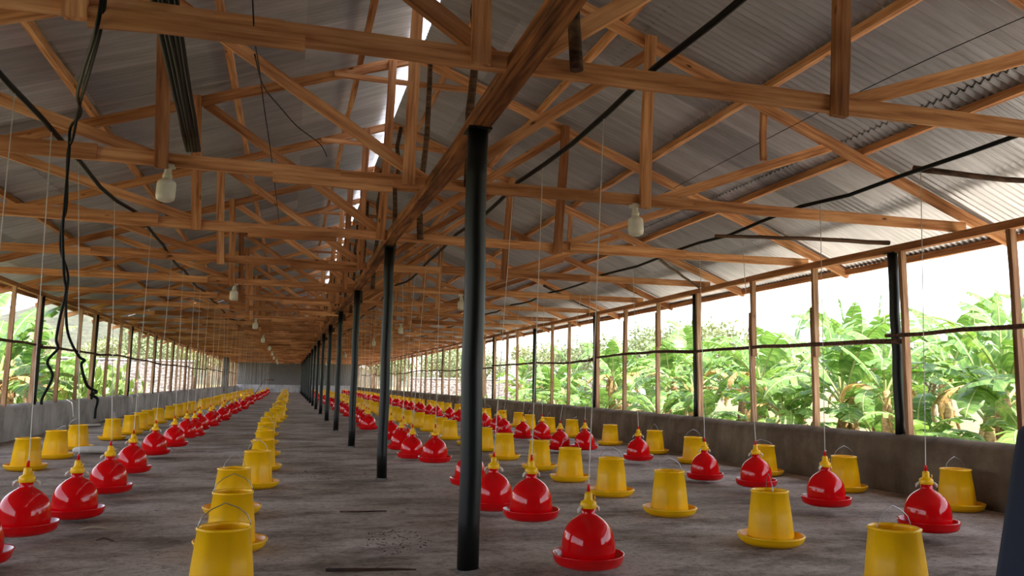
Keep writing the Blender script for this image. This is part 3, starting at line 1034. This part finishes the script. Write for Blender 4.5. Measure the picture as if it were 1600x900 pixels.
# ------------------------------------------------------------------ concrete pillar, litter, tools
m = MB()
m.box((XL - 0.12, 57.5, 0), (XL + 0.28, 57.95, 2.62))
tag(m.build('concrete_pillar', CONC), 'square grey concrete pillar against the far part of the left wall', 'pillar')
def crumple(name, loc, sx, sy, sz, mat, label, cat, seed):
    m = MB()
    r = random.Random(seed)
    nu, nv = 12, 8
    vs_, fs = [], []
    for i in range(nv + 1):
        th = PI * i / nv
        for k in range(nu):
            a = 2 * PI * k / nu
            d = 1 + 0.28 * noise.noise(Vector((math.cos(a) * 2 + seed, math.sin(a) * 2, th * 2)))
            z = max(-0.9, math.cos(th)) * d
            vs_.append((sx * math.sin(th) * math.cos(a) * d, sy * math.sin(th) * math.sin(a) * d, sz * (z + 0.9)))
    for i in range(nv):
        for k in range(nu):
            k2 = (k + 1) % nu
            fs.append((i * nu + k, (i + 1) * nu + k, (i + 1) * nu + k2, i * nu + k2))
    m.add(vs_, fs, True)
    return tag(m.build(name, mat, None, loc), label, cat)
SACK = mat_plain('pale_sack', srgb(206, 200, 192), 0.7)
crumple('rolled_sack', (-2.55, 12.15, 0.0), 0.30, 0.11, 0.055, SACK, 'pale rolled sack lying behind the first left wall feeders', 'sack', 3)
crumple('plastic_scrap', (-4.1, 18.9, 0.0), 0.22, 0.30, 0.03, SACK, 'pale crumpled plastic scrap at the foot of the left wall by the cable', 'scrap', 5)
def flake(name, loc, L, wd, rz, mat, label, cat):
    m = MB()
    n = 8
    vs_, fs = [], []
    for i in range(n + 1):
        a = i / n
        hw = wd * math.sin(PI * min(max(a, 0.05), 0.95)) * (0.8 + 0.4 * noise.noise(Vector((i, L * 9, 0))))
        z = 0.006 + 0.012 * math.sin(a * 5)
        for s, zz in ((-1, 0.0), (1, 0.004)):
            vs_ += [((a - 0.5) * L, s * hw, z + zz), ((a - 0.5) * L, s * hw, z + zz - 0.004)]
    for i in range(n):
        a, b = i * 4, i * 4 + 4
        fs += [(a, b, b + 2, a + 2), (a + 1, a + 3, b + 3, b + 1), (a, a + 1, b + 1, b), (a + 2, b + 2, b + 3, a + 3)]
    m.add(vs_, fs, True)
    return tag(m.build(name, mat, None, loc, (0, 0, rz)), label, cat)
STRAW = mat_plain('dry_straw', srgb(188, 172, 148), 0.8)
flake('dry_leaf', (-1.22, 6.15, 0), 0.25, 0.022, 0.25, STRAW, 'pale dry leaf strip on the floor before the near left drinkers', 'leaf')
flake('wood_chip', (-1.08, 5.70, 0), 0.14, 0.012, -0.1, BARK, 'dark curved wood chip on the floor below the pale leaf strip', 'wood chip')
tag(stick('twig', [(0.25, 4.56, 0.012), (0.42, 4.52, 0.014), (0.6, 4.50, 0.012), (0.74, 4.47, 0.01)], [0.010, 0.009, 0.008, 0.004], BARK), 'dark twig on the floor left of the nearest centre post', 'twig')
tag(stick('twig', [(0.45, 6.55, 0.01), (0.6, 6.5, 0.012), (0.82, 6.52, 0.008)], [0.007, 0.007, 0.004], BARK), 'thin twig lying on the open floor between feeder row and posts', 'twig')
DIRT = mat_plain('dark_litter', srgb(46, 38, 33), 0.95)
rd = random.Random(31)
def dirt_patch(cx, cy, rx, ry, n, label):
    m = MB()
    for i in range(n):
        a, q = rd.uniform(0, 2 * PI), math.sqrt(rd.random())
        x, y = rx * q * math.cos(a), ry * q * math.sin(a)
        s = rd.uniform(0.002, 0.008)
        m.add([(x - s * 1.4, y, 0.001), (x, y - s, 0.001), (x + s * 1.3, y, 0.001), (x, y + s, 0.001), (x, y, s * 0.7)],
              [(0, 1, 4), (1, 2, 4), (2, 3, 4), (3, 0, 4), (3, 2, 1, 0)])
    tag(m.build('litter_crumbs', DIRT, None, (cx, cy, 0)), label, 'litter', kind='stuff')
dirt_patch(0.75, 5.35, 0.22, 0.45, 160, 'dark crumbs scattered on the floor left of the nearest centre post')
dirt_patch(5.05, 11.2, 0.75, 1.3, 420, 'dark gravel crumbs scattered on the floor beyond the right drinkers')
dirt_patch(0.55, 9.2, 0.5, 0.5, 120, 'dark crumbs on the floor left of the second centre post')
t = empty('garden_tool', (-2.4, 62, 0))
stick('shaft', [(0.0, 0, 0.02), (0.35, 0, 0.62), (0.62, 0, 1.10)], 0.024, BARK, t)
m = MB(); m.box((0.55, -0.04, 1.06), (1.35, 0.04, 1.14)); m.build('head', BARK, t)
tag(t, 'dark long handled tool leaning up at the far left end', 'tool')

# ------------------------------------------------------------------ banana plants, trees and walls outside
def leaf_mesh(seed, L=1.7, W=0.30, droop=1.35, tears=0.5):
    r = random.Random(seed)
    m = MB()
    n = 26
    spine = []
    ang, p = math.radians(72), Vector((0, 0, 0))
    pet = 5
    for i in range(n + 1):
        spine.append((p.copy(), ang))
        st = L / n
        p = p + Vector((math.cos(ang), 0, math.sin(ang))) * st
        ang -= droop / n * (0.5 + 1.1 * i / n)
    m.tube([q for q, a in spine], [0.024 * (1 - 0.8 * i / n) for i in range(n + 1)], 6, mi=1)
    def half(i):
        a = (i - pet) / (n - pet)
        return W * (max(0.0, math.sin(PI * (a ** 0.75)))) ** 0.6 * (1 if a < 0.97 else 0.6)
    for s in (-1, 1):
        i = pet
        while i < n:
            ln = min(n - i, r.choice([1, 1, 2, 3, 4]) if r.random() < tears else 5)
            dn = r.uniform(-0.25, 0.5)
            vs_, fs = [], []
            for k in range(ln + 1):
                q, a = spine[i + k]
                hw = half(min(i + k, n))
                nrm = Vector((-math.sin(a), 0, math.cos(a)))
                tng = Vector((math.cos(a), 0, math.sin(a)))
                shr = (0.5 - k / ln) * 0.03 if ln else 0
                for c in (0.0, 0.5, 1.0):
                    lift = 0.42 * hw * c - (0.55 + dn) * hw * c * c
                    vs_.append(q + Vector((0, s * hw * c * 0.93, 0)) + nrm * lift + tng * (0.10 * c * hw / W + shr * c))
            for k in range(ln):
                for c in range(2):
                    a0 = k * 3 + c
                    f = (a0, a0 + 1, a0 + 4, a0 + 3)
                    fs.append(f if s > 0 else f[::-1])
            m.add(vs_, fs, True)
            i += ln
    return m.mesh('leaf', [LEAF, MIDRIB])
LM = [leaf_mesh(1, 1.8, 0.25, 1.4, 0.6), leaf_mesh(2, 2.0, 0.26, 1.9, 0.85), leaf_mesh(3, 1.7, 0.23, 0.7, 0.5), leaf_mesh(4, 1.7, 0.24, 2.3, 0.95), leaf_mesh(5, 1.9, 0.26, 1.2, 1.0)]
UP = leaf_mesh(8, 1.5, 0.10, 0.1, 1.0)
DRY = leaf_mesh(6, 1.3, 0.12, 2.9, 0.9)
DRY.materials.clear(); DRY.materials.append(LEAFD); DRY.materials.append(LEAFD)
def stem_mesh(h, seed):
    m = MB()
    r = random.Random(seed)
    n = 8
    m.tube([(r.uniform(-0.02, 0.02), r.uniform(-0.02, 0.02), h * i / n) for i in range(n + 1)], [0.12 - 0.06 * i / n + r.uniform(-0.012, 0.012) for i in range(n + 1)], 12)
    for k in range(5):
        a = r.uniform(0, 6.28)
        z = r.uniform(0.2, h * 0.9)
        m.tube([(0.09 * math.cos(a), 0.09 * math.sin(a), z + 0.2), (0.12 * math.cos(a), 0.12 * math.sin(a), z), (0.15 * math.cos(a), 0.15 * math.sin(a), z - 0.25)], [0.03, 0.045, 0.015], 6)
    return m.mesh('pseudostem', STEM)
SMESH = [stem_mesh(0.9, 1), stem_mesh(1.2, 2), stem_mesh(1.45, 3)]
SMESH.append(stem_mesh(0.4, 4))
SH = [0.9, 1.2, 1.45, 0.4]
def banana(x, y, seed, size, label, group, lean=0.0, spike=False, young=False):
    r = random.Random(seed)
    t = empty('banana_plant', (x, y, -0.12), (0, 0, r.uniform(0, 6.28)))
    si = 3 if young else r.randint(0, 2)
    t.scale = (size, size, size)
    link(SMESH[si], 'pseudostem', t, (0, 0, 0), (r.uniform(-0.06, 0.06), r.uniform(-0.06, 0.06), 0))
    nl_ = r.randint(7, 9)
    for k in range(nl_):
        me = LM[(k * 2 + seed) % 5]
        low = k / nl_
        o = link(me, 'leaf', t, (0, 0, SH[si] - 0.05 - (0.0 if young else 0.30 * low)), (r.uniform(-0.3, 0.3), -0.25 + 0.95 * low + r.uniform(-0.15, 0.2), k * 2.4 + r.uniform(-0.4, 0.4)))
        q = r.uniform(0.8, 1.12)
        o.scale = (q, q * 1.1, q)
    if spike:
        link(UP, 'furled_leaf', t, (0, 0, SH[si] - 0.1), (r.uniform(-0.1, 0.1), -0.22, r.uniform(0, 6)))
    for k in range(2):
        link(DRY, 'dry_leaf', t, (0, 0, SH[si] * 0.8), (0, r.uniform(0.1, 0.5), r.uniform(0, 6.28)))
    return tag(t, label, 'banana plant', group)
gR = 'banana plants outside the right openings'
BR = [(9.2, 8.2, 1.0, True), (8.6, 9.7, 0.8, False), (10.4, 9.6, 1.1, True), (9.4, 11.6, 1.15, True), (8.9, 12.6, 0.85, False), (11.0, 12.5, 1.15, True), (9.6, 14.4, 0.95, True), (8.9, 16.0, 0.8, False),
      (10.8, 16.4, 1.05, True), (9.6, 18.4, 0.95, False), (11.4, 20.0, 1.1, True), (9.3, 21.5, 1.0, False), (10.6, 24.0, 1.1, False), (9.2, 27.0, 0.85, False), (10.8, 29.0, 1.0, False), (8.8, 6.6, 0.95, False),
      (11.0, 7.6, 1.0, True), (12.8, 10.8, 1.2, False), (13.0, 15.0, 1.2, True), (12.6, 22.5, 1.1, False), (10.2, 34.0, 1.0, False)]
where = ['opposite the near right edge of the view, in front', 'low and close to the right wall beside the nearest side post', 'with upright tattered leaf behind the nearest bay', 'tall behind the nearest right side post',
         'low and leafy left of the nearest right side post', 'behind the tall plant in the second right bay', 'in the middle of the second right bay', 'low beside the second right side post', 'tall behind the second right side post',
         'left of the second right side post', 'with upright leaf in the third right bay', 'in the third right bay near the wall', 'tall beside the third right side post', 'small before the fourth right bay', 'in the fourth right bay',
         'at the very right edge of the view', 'at the right edge, in the back row', 'back row plant behind the nearest bay', 'back row plant behind the second right bay', 'back row plant in the third right bay', 'farthest on the right side']
for k, (x, y, s, sp) in enumerate(BR):
    banana(x, y, 50 + k, s, 'banana plant %s' % where[k], gR, spike=sp)
gL = 'banana plants outside the left openings'
rb = random.Random(404)
for k in range(15):
    y = 7.2 + 1.75 * k
    banana(rb.uniform(8.3, 9.6) + 0.02 * y, y, 200 + k, rb.uniform(0.75, 1.0), '%s young stemless banana plant along the outside of the right wall' % ORD[k], gR, young=True)
for k in range(12):
    banana(13.5 + rb.uniform(-0.7, 0.9) + 0.1 * k, 9.5 + 2.3 * k, 240 + k, rb.uniform(1.05, 1.3), '%s banana plant in the back row on the right side' % ORD[k], gR, spike=(k % 3 == 0))
BL = [(-6.1, 19.4, 1.2), (-7.3, 22.2, 1.3), (-6.5, 22.9, 0.8), (-8.3, 27.4, 1.3), (-7.0, 26.6, 0.95), (-8.6, 31.5, 0.8), (-7.4, 31.0, 0.75), (-10.4, 38.0, 0.85), (-6.4, 17.6, 1.25), (-8.6, 25.6, 1.3), (-9.0, 37.5, 0.75)]
whereL = ['nearest outside the first left opening', 'tall behind the first left opening', 'beside the first left side post', 'tall between the first two left side posts', 'low before the second left side post',
          'behind the second left side post', 'low beyond the second left side post', 'in the back toward the masonry wall', 'at the very left edge of the view', 'back row plant at the left', 'small and farthest on the left']
for k, (x, y, s) in enumerate(BL):
    banana(x, y, 90 + k, s, 'banana plant %s' % whereL[k], gL)

# low weeds along both sides
def tuft_mesh(seed, n=150, spread=0.9, h=0.55):
    r = random.Random(seed)
    m = MB()
    for i in range(n):
        a, q = r.uniform(0, 6.28), spread * math.sqrt(r.random())
        x, y = q * math.cos(a), q * math.sin(a)
        z = r.uniform(0.05, h) * (1.1 - 0.6 * q / spread)
        d = Vector((r.uniform(-1, 1), r.uniform(-1, 1), r.uniform(-0.2, 1))).normalized()
        e = d.orthogonal().normalized()
        L, W = r.uniform(0.10, 0.24), r.uniform(0.03, 0.07)
        p = Vector((x, y, z))
        m.add([p, p + d * L * 0.5 + e * W, p + d * L, p + d * L * 0.5 - e * W], [(0, 1, 2, 3)])
        m.tube([(x * 0.8, y * 0.8, 0), p], 0.006, 3, False)
    return m.mesh('weed_clump', WEED)
TM = [tuft_mesh(s) for s in range(3)]
rw = random.Random(77)
kR = kL = 0
for i in range(26):
    y = 7 + i * 1.5
    o = link(TM[i % 3], 'weed_clump', None, (rw.uniform(7.3, 9.5), y, -0.1), (0, 0, rw.uniform(0, 6)))
    q = rw.uniform(0.6, 1.1); o.scale = (q, q, q)
    tag(o, 'green weed clump at the foot of the right banana plants', 'weeds', 'weeds outside the right wall')
for i in range(14):
    y = 17 + i * 2.2
    o = link(TM[i % 3], 'weed_clump', None, (rw.uniform(-9.5, -5.6), y, -0.1), (0, 0, rw.uniform(0, 6)))
    q = rw.uniform(0.6, 1.2); o.scale = (q, q, q)
    tag(o, 'green weed clump on bare soil outside the left wall', 'weeds', 'weeds outside the left wall')

for k, (x, y, q) in enumerate([(-7.2, 29.5, 1.9), (-7.6, 33.5, 2.0), (-8.2, 38.5, 2.3), (-9.4, 41.5, 2.4), (-6.6, 27.0, 1.4)]):
    o = link(TM[k % 3], 'leafy_bush', None, (x, y, -0.1), (0, 0, k))
    o.scale = (q, q, q * 1.5)
    tag(o, '%s bright green leafy bush between the left bananas and the masonry wall' % ORD[k], 'bush', 'leafy bushes outside the left openings')

def crown_mesh(seed, n=2600):
    r = random.Random(seed)
    m = MB()
    blobs = [(Vector((r.uniform(-0.6, 0.6), r.uniform(-0.6, 0.6), r.uniform(0.1, 1.1))), r.uniform(0.35, 0.6)) for _ in range(9)]
    for i in range(n):
        c, R = r.choice(blobs)
        d = Vector((r.gauss(0, 1), r.gauss(0, 1), r.gauss(0, 1))).normalized()
        p = c + d * R * r.uniform(0.55, 1.05)
        e = Vector((r.gauss(0, 1), r.gauss(0, 1), r.gauss(0, 1))).normalized()
        g = d.cross(e).normalized() if d.cross(e).length > 1e-3 else d.orthogonal()
        s = r.uniform(0.025, 0.06)
        m.add([p - e * s, p + g * s * 0.7, p + e * s, p - g * s * 0.7], [(0, 1, 2, 3)])
    return m.mesh('crown', CROWN)
CM = [crown_mesh(s) for s in (1, 2, 3)]
tm = MB()
tm.tube([(0, 0, -0.9), (0.03, 0, -0.4), (0, 0.02, 0.0), (0.02, 0, 0.5)], [0.09, 0.07, 0.05, 0.02], 8)
tm.tube([(0, 0, -0.1), (0.3, 0.1, 0.4)], [0.04, 0.015], 6)
tm.tube([(0, 0, -0.05), (-0.3, -0.15, 0.5)], [0.04, 0.015], 6)
TRK = tm.mesh('trunk', TRUNK)
def tree(x, y, s, seed, label, group):
    t = empty('tree', (x, y, -0.1), (0, 0, seed * 1.3))
    t.scale = (s, s, s * 0.9)
    link(TRK, 'trunk', t, (0, 0, 0.9))
    link(CM[seed % 3], 'crown', t, (0, 0, 0.75))
    return tag(t, label, 'tree', group)
TR = [(16.5, 26, 1.9), (19, 33, 2.2), (15, 37, 1.9), (22, 42, 2.6), (17, 48, 2.2), (25, 52, 2.8), (20, 64, 2.4), (13, 52, 2.0), (12.5, 66, 2.2), (16, 75, 2.6), (11, 82, 2.4), (24, 74, 2.6), (10, 96, 3.0), (18, 95, 3.0)]
for k, (x, y, s) in enumerate(TR):
    tree(x, y, s, k, '%s olive green bushy tree beyond the right openings, counted from near to far' % ORD[k], 'trees beyond the right openings')
for k in range(12):
    tree(17 + (k % 3) * 2.5 + 0.25 * k, 8 + 3.4 * k, 1.15 + 0.2 * (k % 2), k + 5, '%s low bush closing the view behind the right banana plants' % ORD[k], 'bushes behind the right banana plants')['category'] = 'bush'
TL = [(-19, 66, 2.0), (-15, 68, 2.3), (-12, 74, 2.6), (-14, 84, 3.2), (-10, 84, 2.6), (-8.5, 92, 2.8), (-11, 100, 3.4)]
for k, (x, y, s) in enumerate(TL):
    tree(x, y, s, k + 2, '%s bushy tree behind the masonry wall, left side, counted from left of list'.replace(', counted from left of list', '') % ORD[k], 'trees beyond the left openings')

def masonry(name, a, b, h, label):
    a, b = Vector(a), Vector(b)
    L = (b - a).length
    m = MB()
    m.box((0, -0.15, -0.3), (L, 0.15, h))
    o = m.build(name, MASON, None, a, (0, 0, math.atan2(b.y - a.y, b.x - a.x)))
    m = MB()
    m.box((0, -0.2, h), (L, 0.2, h + 0.08))
    m.build('coping', PLASTER_L, o)
    return tag(o, label, 'wall', kind='structure')
masonry('masonry_wall', (-14.5, 50, -0.1), (-5.8, 52.5, -0.1), 2.25, 'pale rubble masonry boundary wall beyond the left openings')
masonry('masonry_wall', (9.5, 63, -0.1), (34, 56, -0.1), 1.5, 'pale rubble masonry boundary wall beyond the right openings')
# small low shed with a white roof among the trees on the right
t = empty('white_roofed_shed', (18.6, 38.6, -0.1), (0, 0, -0.3))
m = MB(); m.box((-1.2, -0.9, 0), (1.2, 0.9, 0.75)); m.build('shed_body', PLASTER_L, t)
m = MB()
m.add([(-1.4, -1.1, 0.72), (1.4, -1.1, 0.72), (1.4, 1.1, 0.72), (-1.4, 1.1, 0.72), (-1.4, 0, 1.05), (1.4, 0, 1.05)], [(0, 1, 5, 4), (2, 3, 4, 5), (0, 4, 3), (1, 2, 5), (3, 2, 1, 0)])
m.build('shed_roof', mat_plain('white_roof_paint', srgb(238, 238, 240), 0.6), t)
tag(t, 'small low shed with a white roof among the right hand trees', 'shed')

# ------------------------------------------------------------------ person at the right edge (only the garment edge shows)
SKIN = mat_plain('skin', srgb(112, 74, 54), 0.5)
NAVY = mat_plain('navy_cloth', srgb(22, 30, 52), 0.85)
HAIR = mat_plain('black_hair', srgb(18, 15, 14), 0.8)
def skin_body(name, verts, edges, radii, mat, parent):
    me = bpy.data.meshes.new(name)
    me.from_pydata(verts, edges, [])
    o = link(me, name, parent)
    md = o.modifiers.new('skin', 'SKIN')
    for i, r in enumerate(radii):
        me.skin_vertices[0].data[i].radius = (r, r) if not isinstance(r, tuple) else r
    me.skin_vertices[0].data[0].use_root = True
    ss = o.modifiers.new('sub', 'SUBSURF')
    ss.levels = ss.render_levels = 2
    me.materials.append(mat)
    return o
pe = empty('person', (2.075, 1.455, 0.0), (0, 0, math.radians(216)))
V, E, R = [], [], []
def ch(par, pts, rad):
    last = par
    for p, r in zip(pts, rad):
        V.append(p); R.append(r)
        if last is not None:
            E.append((last, len(V) - 1))
        last = len(V) - 1
    return last
ch(None, [(0, 0, 0.95)], [(0.15, 0.11)])
chest = ch(0, [(0, 0.01, 1.12), (0, 0, 1.30), (0, -0.01, 1.40)], [(0.13, 0.10), (0.16, 0.11), (0.13, 0.09)])
neck = ch(chest, [(0, 0.0, 1.47), (0, 0.015, 1.53), (0, 0.02, 1.60), (0, 0.02, 1.66), (0, 0.01, 1.71)], [0.055, 0.058, (0.075, 0.088), (0.078, 0.092), (0.05, 0.06)])
for s in (-1, 1):
    ch(0, [(s * 0.09, 0, 0.85), (s * 0.10, 0.01, 0.50), (s * 0.10, -0.01, 0.10), (s * 0.10, 0.02, 0.05), (s * 0.11, 0.14, 0.03)], [0.085, 0.06, 0.042, 0.04, 0.03])
    wr = ch(chest, [(s * 0.17, 0, 1.38), (s * 0.22, -0.01, 1.10), (s * 0.23, 0.05, 0.86), (s * 0.235, 0.06, 0.80)], [0.055, 0.042, 0.028, 0.034])
    for q in range(4):
        ch(wr, [(s * 0.235, 0.04 + q * 0.017, 0.755), (s * 0.232, 0.045 + q * 0.017, 0.725), (s * 0.226, 0.05 + q * 0.016, 0.69 + 0.006 * (q in (0, 3)))], [0.009, 0.008, 0.007])
    ch(wr, [(s * 0.215, 0.095, 0.79), (s * 0.208, 0.105, 0.755)], [0.011, 0.008])
skin_body('body', V, E, R, SKIN, pe)
m = MB()
nr, nz = 48, 22
vs_, fs = [], []
for i in range(nz + 1):
    q = i / nz
    z = 0.10 + 1.33 * q
    if q < 0.62:
        rx = 0.415 - 0.14 * (q / 0.62)
        ry = rx
    else:
        u = (q - 0.62) / 0.38
        e = min(1.0, u / 0.35)
        e = e * e * (3 - 2 * e)
        rx = 0.275 * (1 - e) + 0.175 * e + 0.03 * max(0, math.sin(PI * (u - 0.35) / 0.65)) * (u > 0.35) - 0.09 * max(0, u - 0.82) / 0.18
        ry = 0.275 * (1 - e) + 0.135 * e - 0.045 * max(0, u - 0.82) / 0.18
    for k in range(nr):
        a = 2 * PI * k / nr
        fold = 1 + 0.05 * (1 - q) * math.sin(a * 9 + 1.5 * q) + 0.02 * (1 - q) * math.sin(a * 5)
        vs_.append((rx * fold * math.cos(a), ry * fold * math.sin(a), z))
for i in range(nz):
    for k in range(nr):
        k2 = (k + 1) % nr
        fs.append((i * nr + k, i * nr + k2, (i + 1) * nr + k2, (i + 1) * nr + k))
m.add(vs_, fs, True)
for s in (-1, 1):
    m.tube([(s * 0.15, 0, 1.39), (s * 0.205, -0.005, 1.22), (s * 0.225, -0.005, 1.08), (s * 0.23, 0.045, 0.90)], [0.068, 0.066, 0.058, 0.056], 14)
m.build('robe', NAVY, pe)
m = MB()
m.lathe([(0.0, 0.105), (0.05, 0.098), (0.085, 0.06), (0.096, 0.0), (0.092, -0.03)], 24, c=(0, 0.0, 1.665))
m.build('hair', HAIR, pe)
for s in (-1, 1):
    m = MB(); m.lathe([(0.0, -0.010), (0.008, -0.006), (0.010, 0), (0.008, 0.006), (0, 0.010)], 10, c=(s * 0.032, 0.102, 1.645)); m.build('eye', WHITEP, pe)
m = MB(); m.tube([(0, 0.100, 1.645), (0, 0.122, 1.612), (0, 0.112, 1.602)], [0.010, 0.016, 0.012], 8); m.build('nose', SKIN, pe)
m = MB(); m.tube([(-0.026, 0.098, 1.572), (0, 0.110, 1.570), (0.026, 0.098, 1.572)], [0.005, 0.009, 0.005], 8); m.build('mouth', mat_plain('lips', srgb(120, 62, 56), 0.5), pe)
tag(pe, 'person in a long navy robe standing at the right edge of the view', 'person')
